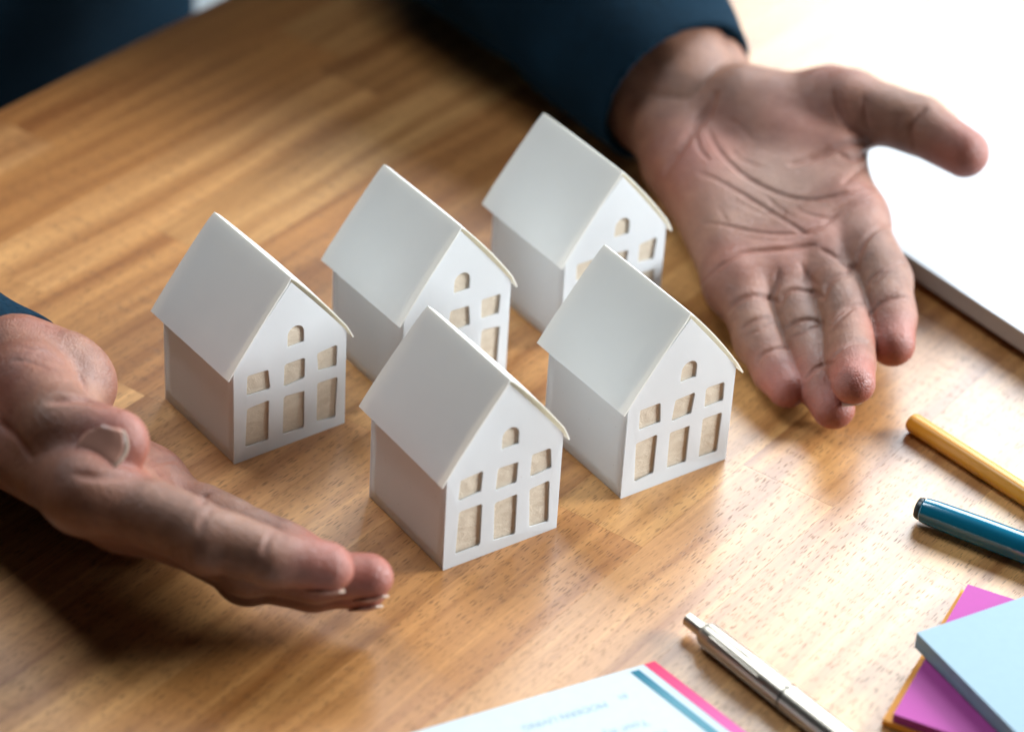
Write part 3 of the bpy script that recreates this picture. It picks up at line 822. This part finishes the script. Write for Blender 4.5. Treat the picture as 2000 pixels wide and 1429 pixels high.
for v_ in bm.verts:
    t_ = (v_.co.x/S-.30)/(ln-.52); v_.co.y *= 1-.45*t_
bmesh.ops.rotate(bm, verts=bm.verts[:], cent=(0, 0, 0), matrix=Matrix.Rotation(math.radians(52), 3, 'X'))
from_bm('clip', bm, STEEL, pn_)

# booklet with printed bands
P0 = at(1280, 1288, .03); el = unit((at(800, 1429, .03)-P0)*[1, 1, 0]); er = unit((at(1462, 1429, .03)-P0)*[1, 1, 0])
bk = empty('booklet', (P0[0], P0[1], 0)); tag(bk, 'white printed booklet with pink and teal bands at the lower edge of the picture', 'booklet')
def para(u0, u1, v0, v1, z0, z1):
    bm = bmesh.new(); vs = [bm.verts.new(Vector(el*u+er*w_+np.array([0, 0, z]))*S) for z in (z0, z1) for u, w_ in ((u0, v0), (u1, v0), (u1, v1), (u0, v1))]
    for f in ((3, 2, 1, 0), (4, 5, 6, 7), (0, 1, 5, 4), (1, 2, 6, 5), (2, 3, 7, 6), (3, 0, 4, 7)): bm.faces.new([vs[i] for i in f])
    bmesh.ops.recalc_face_normals(bm, faces=bm.faces[:]); return bm
WP = plain('coated_white_paper', (.56, .63, .66), .7, spec=.15)
for k in range(4): from_bm('page', para(.004*k, 4.2-.003*k, .003*k, 3.6, .004+.0065*k, .009+.0065*k), WP, bk)
def band(name, c0, c1, sc):
    t = NT(name); tc = t.n('ShaderNodeTexCoord').outputs['Object']
    dt = t.n('ShaderNodeVectorMath', operation='DOT_PRODUCT'); t.L(tc, dt.inputs[0]); dt.inputs[1].default_value = Vector(er)/(sc*S)
    return t.set(Base_Color=t.mix(t.ramp(t.math('ADD', dt.outputs['Value'], t.math('MULTIPLY', t.noise(tc, 60, 3), .15)), [(0.05, 0), (1, 1)]), c0, c1), Roughness=.7, Specular_IOR_Level=.15)
ZT = .0285+.0005
from_bm('pink_band', para(.012, .098, .0095, 3.59, ZT, ZT+.0015), band('pink_print', (.80, .05, .12), (.72, .16, .42), 1.0), bk)
from_bm('teal_band', para(.165, .232, .045, 3.5, ZT, ZT+.0015), band('teal_print', (.02, .15, .22), (.11, .27, .33), .45), bk)
INK = plain('pale_blue_ink', (.33, .43, .49), .7, spec=.15)
for txt, px, py, size in (('MODERN LIVING', 1182, 1368, .085), ('01', 1222, 1352, .075), ('Your style', 1262, 1403, .10), ('Home', 1300, 1424, .09)):
    cu = bpy.data.curves.new('t', 'FONT'); cu.body = txt; cu.size = size*S; cu.extrude = .0003*S; cu.align_x = 'LEFT'
    ot = bpy.data.objects.new('t', cu); COL.objects.link(ot); bpy.context.view_layer.update()
    me = bpy.data.meshes.new_from_object(ot.evaluated_get(bpy.context.evaluated_depsgraph_get())); bpy.data.objects.remove(ot)
    me.materials.clear()
    o = link('printed_text', me, INK, bk); p_ = at(px, py, .03)
    o.location = Vector((p_[0]-P0[0], p_[1]-P0[1], ZT+.0006))*S; o.rotation_euler = (0, 0, math.atan2(el[1], el[0]))

# sticky note pads
def pad(name, label, p, d, side, z0, z1, n, mt, tilt=0, curl=0.0):
    e = empty(name, (p[0], p[1], z0)); e.rotation_euler = (0, 0, math.atan2(d[1], d[0])); tag(e, label, 'sticky notes', 'pads of sticky notes')
    rnd = random.Random(int(p[0]*1000)); h = (z1-z0)/n
    for i in range(n):
        j1, j2 = rnd.uniform(-.004, .004), rnd.uniform(-.004, .004)
        rows = []
        for a_ in range(9):
            row = []
            for b_ in range(9):
                u, w_ = a_/8, b_/8
                row.append((j1+side*u, j2-side*w_, h*(i+.94)+curl*(i/n)*(max(0, .35-u)/.35)**2))
            rows.append(row)
        from_bm('note_sheet', sheet_bm(rows, h*.9 if n < 12 else h*.9), mt, e)
    return e
q0, q1 = at(1745, 1395, .12), at(1885, 1150, .12)
d1 = unit((q1-q0)*[1, 1, 0]); 
pad('sticky_note_pad', 'thin orange sticky note pad, lowest of the pile', q0+[-.065, .02, 0], unit(d1+np.array([.02, 0, 0])), 1.62, .002, .05, 6, plain('orange_note', (.80, .33, .03), .7))
pad('sticky_note_pad', 'magenta sticky note pad in the middle of the pile', q0, d1, 1.6, .053, .125, 10, plain('magenta_note', (.42, .05, .29), .7))
b0, b1 = at(1790, 1237, .26), at(2000, 1166, .26)
db = unit((b1-b0)*[1, 1, 0])
pad('sticky_note_pad', 'light blue sticky note pad lying across the top of the pile', b0, db, 1.69, .128, .26, 14, plain('blue_note', (.29, .41, .49), .7), curl=0.0)

# laptop
zt = .27
A, B = at(1797, 515, zt)[:2], at(2000, 650, zt)[:2]; Cc, D = at(1862, 207, zt)[:2], at(2000, 147, zt)[:2]
m = np.array([B-A, -(D-Cc)]).T; k = np.linalg.solve(m, Cc-A); K = A+(B-A)*k[0]
lp = empty('laptop', (K[0], K[1], 0)); dn = unit(B-A); df = np.array([-dn[1], dn[0]]); lp.rotation_euler = (0, 0, math.atan2(dn[1], dn[0]))
tag(lp, 'closed silver laptop lying behind the open palm with its thumb out', 'laptop')
ALU = plain('silver_aluminium', (.46, .48, .50), .45, metal=.3, spec=.5, nz=900)
def slab(x0, x1, y0, y1, z0, z1, r, n=7):
    bm = bmesh.new(); ring = []
    for cx, cy, a0 in ((x1-r, y0+r, -90), (x1-r, y1-r, 0), (x0+r, y1-r, 90), (x0+r, y0+r, 180)):
        for q in range(n): a_ = math.radians(a0+90*q/(n-1)); ring.append(bm.verts.new(((cx+r*math.cos(a_))*S, (cy+r*math.sin(a_))*S, z0*S)))
    bm.faces.new(ring[::-1]); top = [bm.verts.new((v_.co.x, v_.co.y, z1*S)) for v_ in ring]; bm.faces.new(top)
    for i in range(len(ring)): bm.faces.new((ring[i], ring[(i+1) % len(ring)], top[(i+1) % len(ring)], top[i]))
    es = [e_ for e_ in bm.edges if abs(e_.verts[0].co.z-e_.verts[1].co.z) < 1e-9]
    bmesh.ops.bevel(bm, geom=es, offset=.010*S, segments=2, affect='EDGES'); return bm
from_bm('base', slab(0, 6.9, 0, 4.8, .10, .212, .12), ALU, lp)
from_bm('lid', slab(0, 6.9, 0, 4.8, .214, .272, .12), ALU, lp)
from_bm('underside', slab(.10, 6.8, .10, 4.7, .045, .10, .12), plain('grey_underside', (.22, .22, .22), .5), lp)
for x_ in (.5, 6.4):
    for y_ in (.5, 4.3):
        bm = lathe_bm([(0, .13), (.044, .13)], 24); bmesh.ops.rotate(bm, verts=bm.verts[:], cent=(0, 0, 0), matrix=Matrix.Rotation(math.radians(-90), 3, 'Y'))
        o = from_bm('rubber_foot', bm, plain('rubber', (.03, .03, .03), .8), lp); o.location = Vector((x_, y_, .001))*S
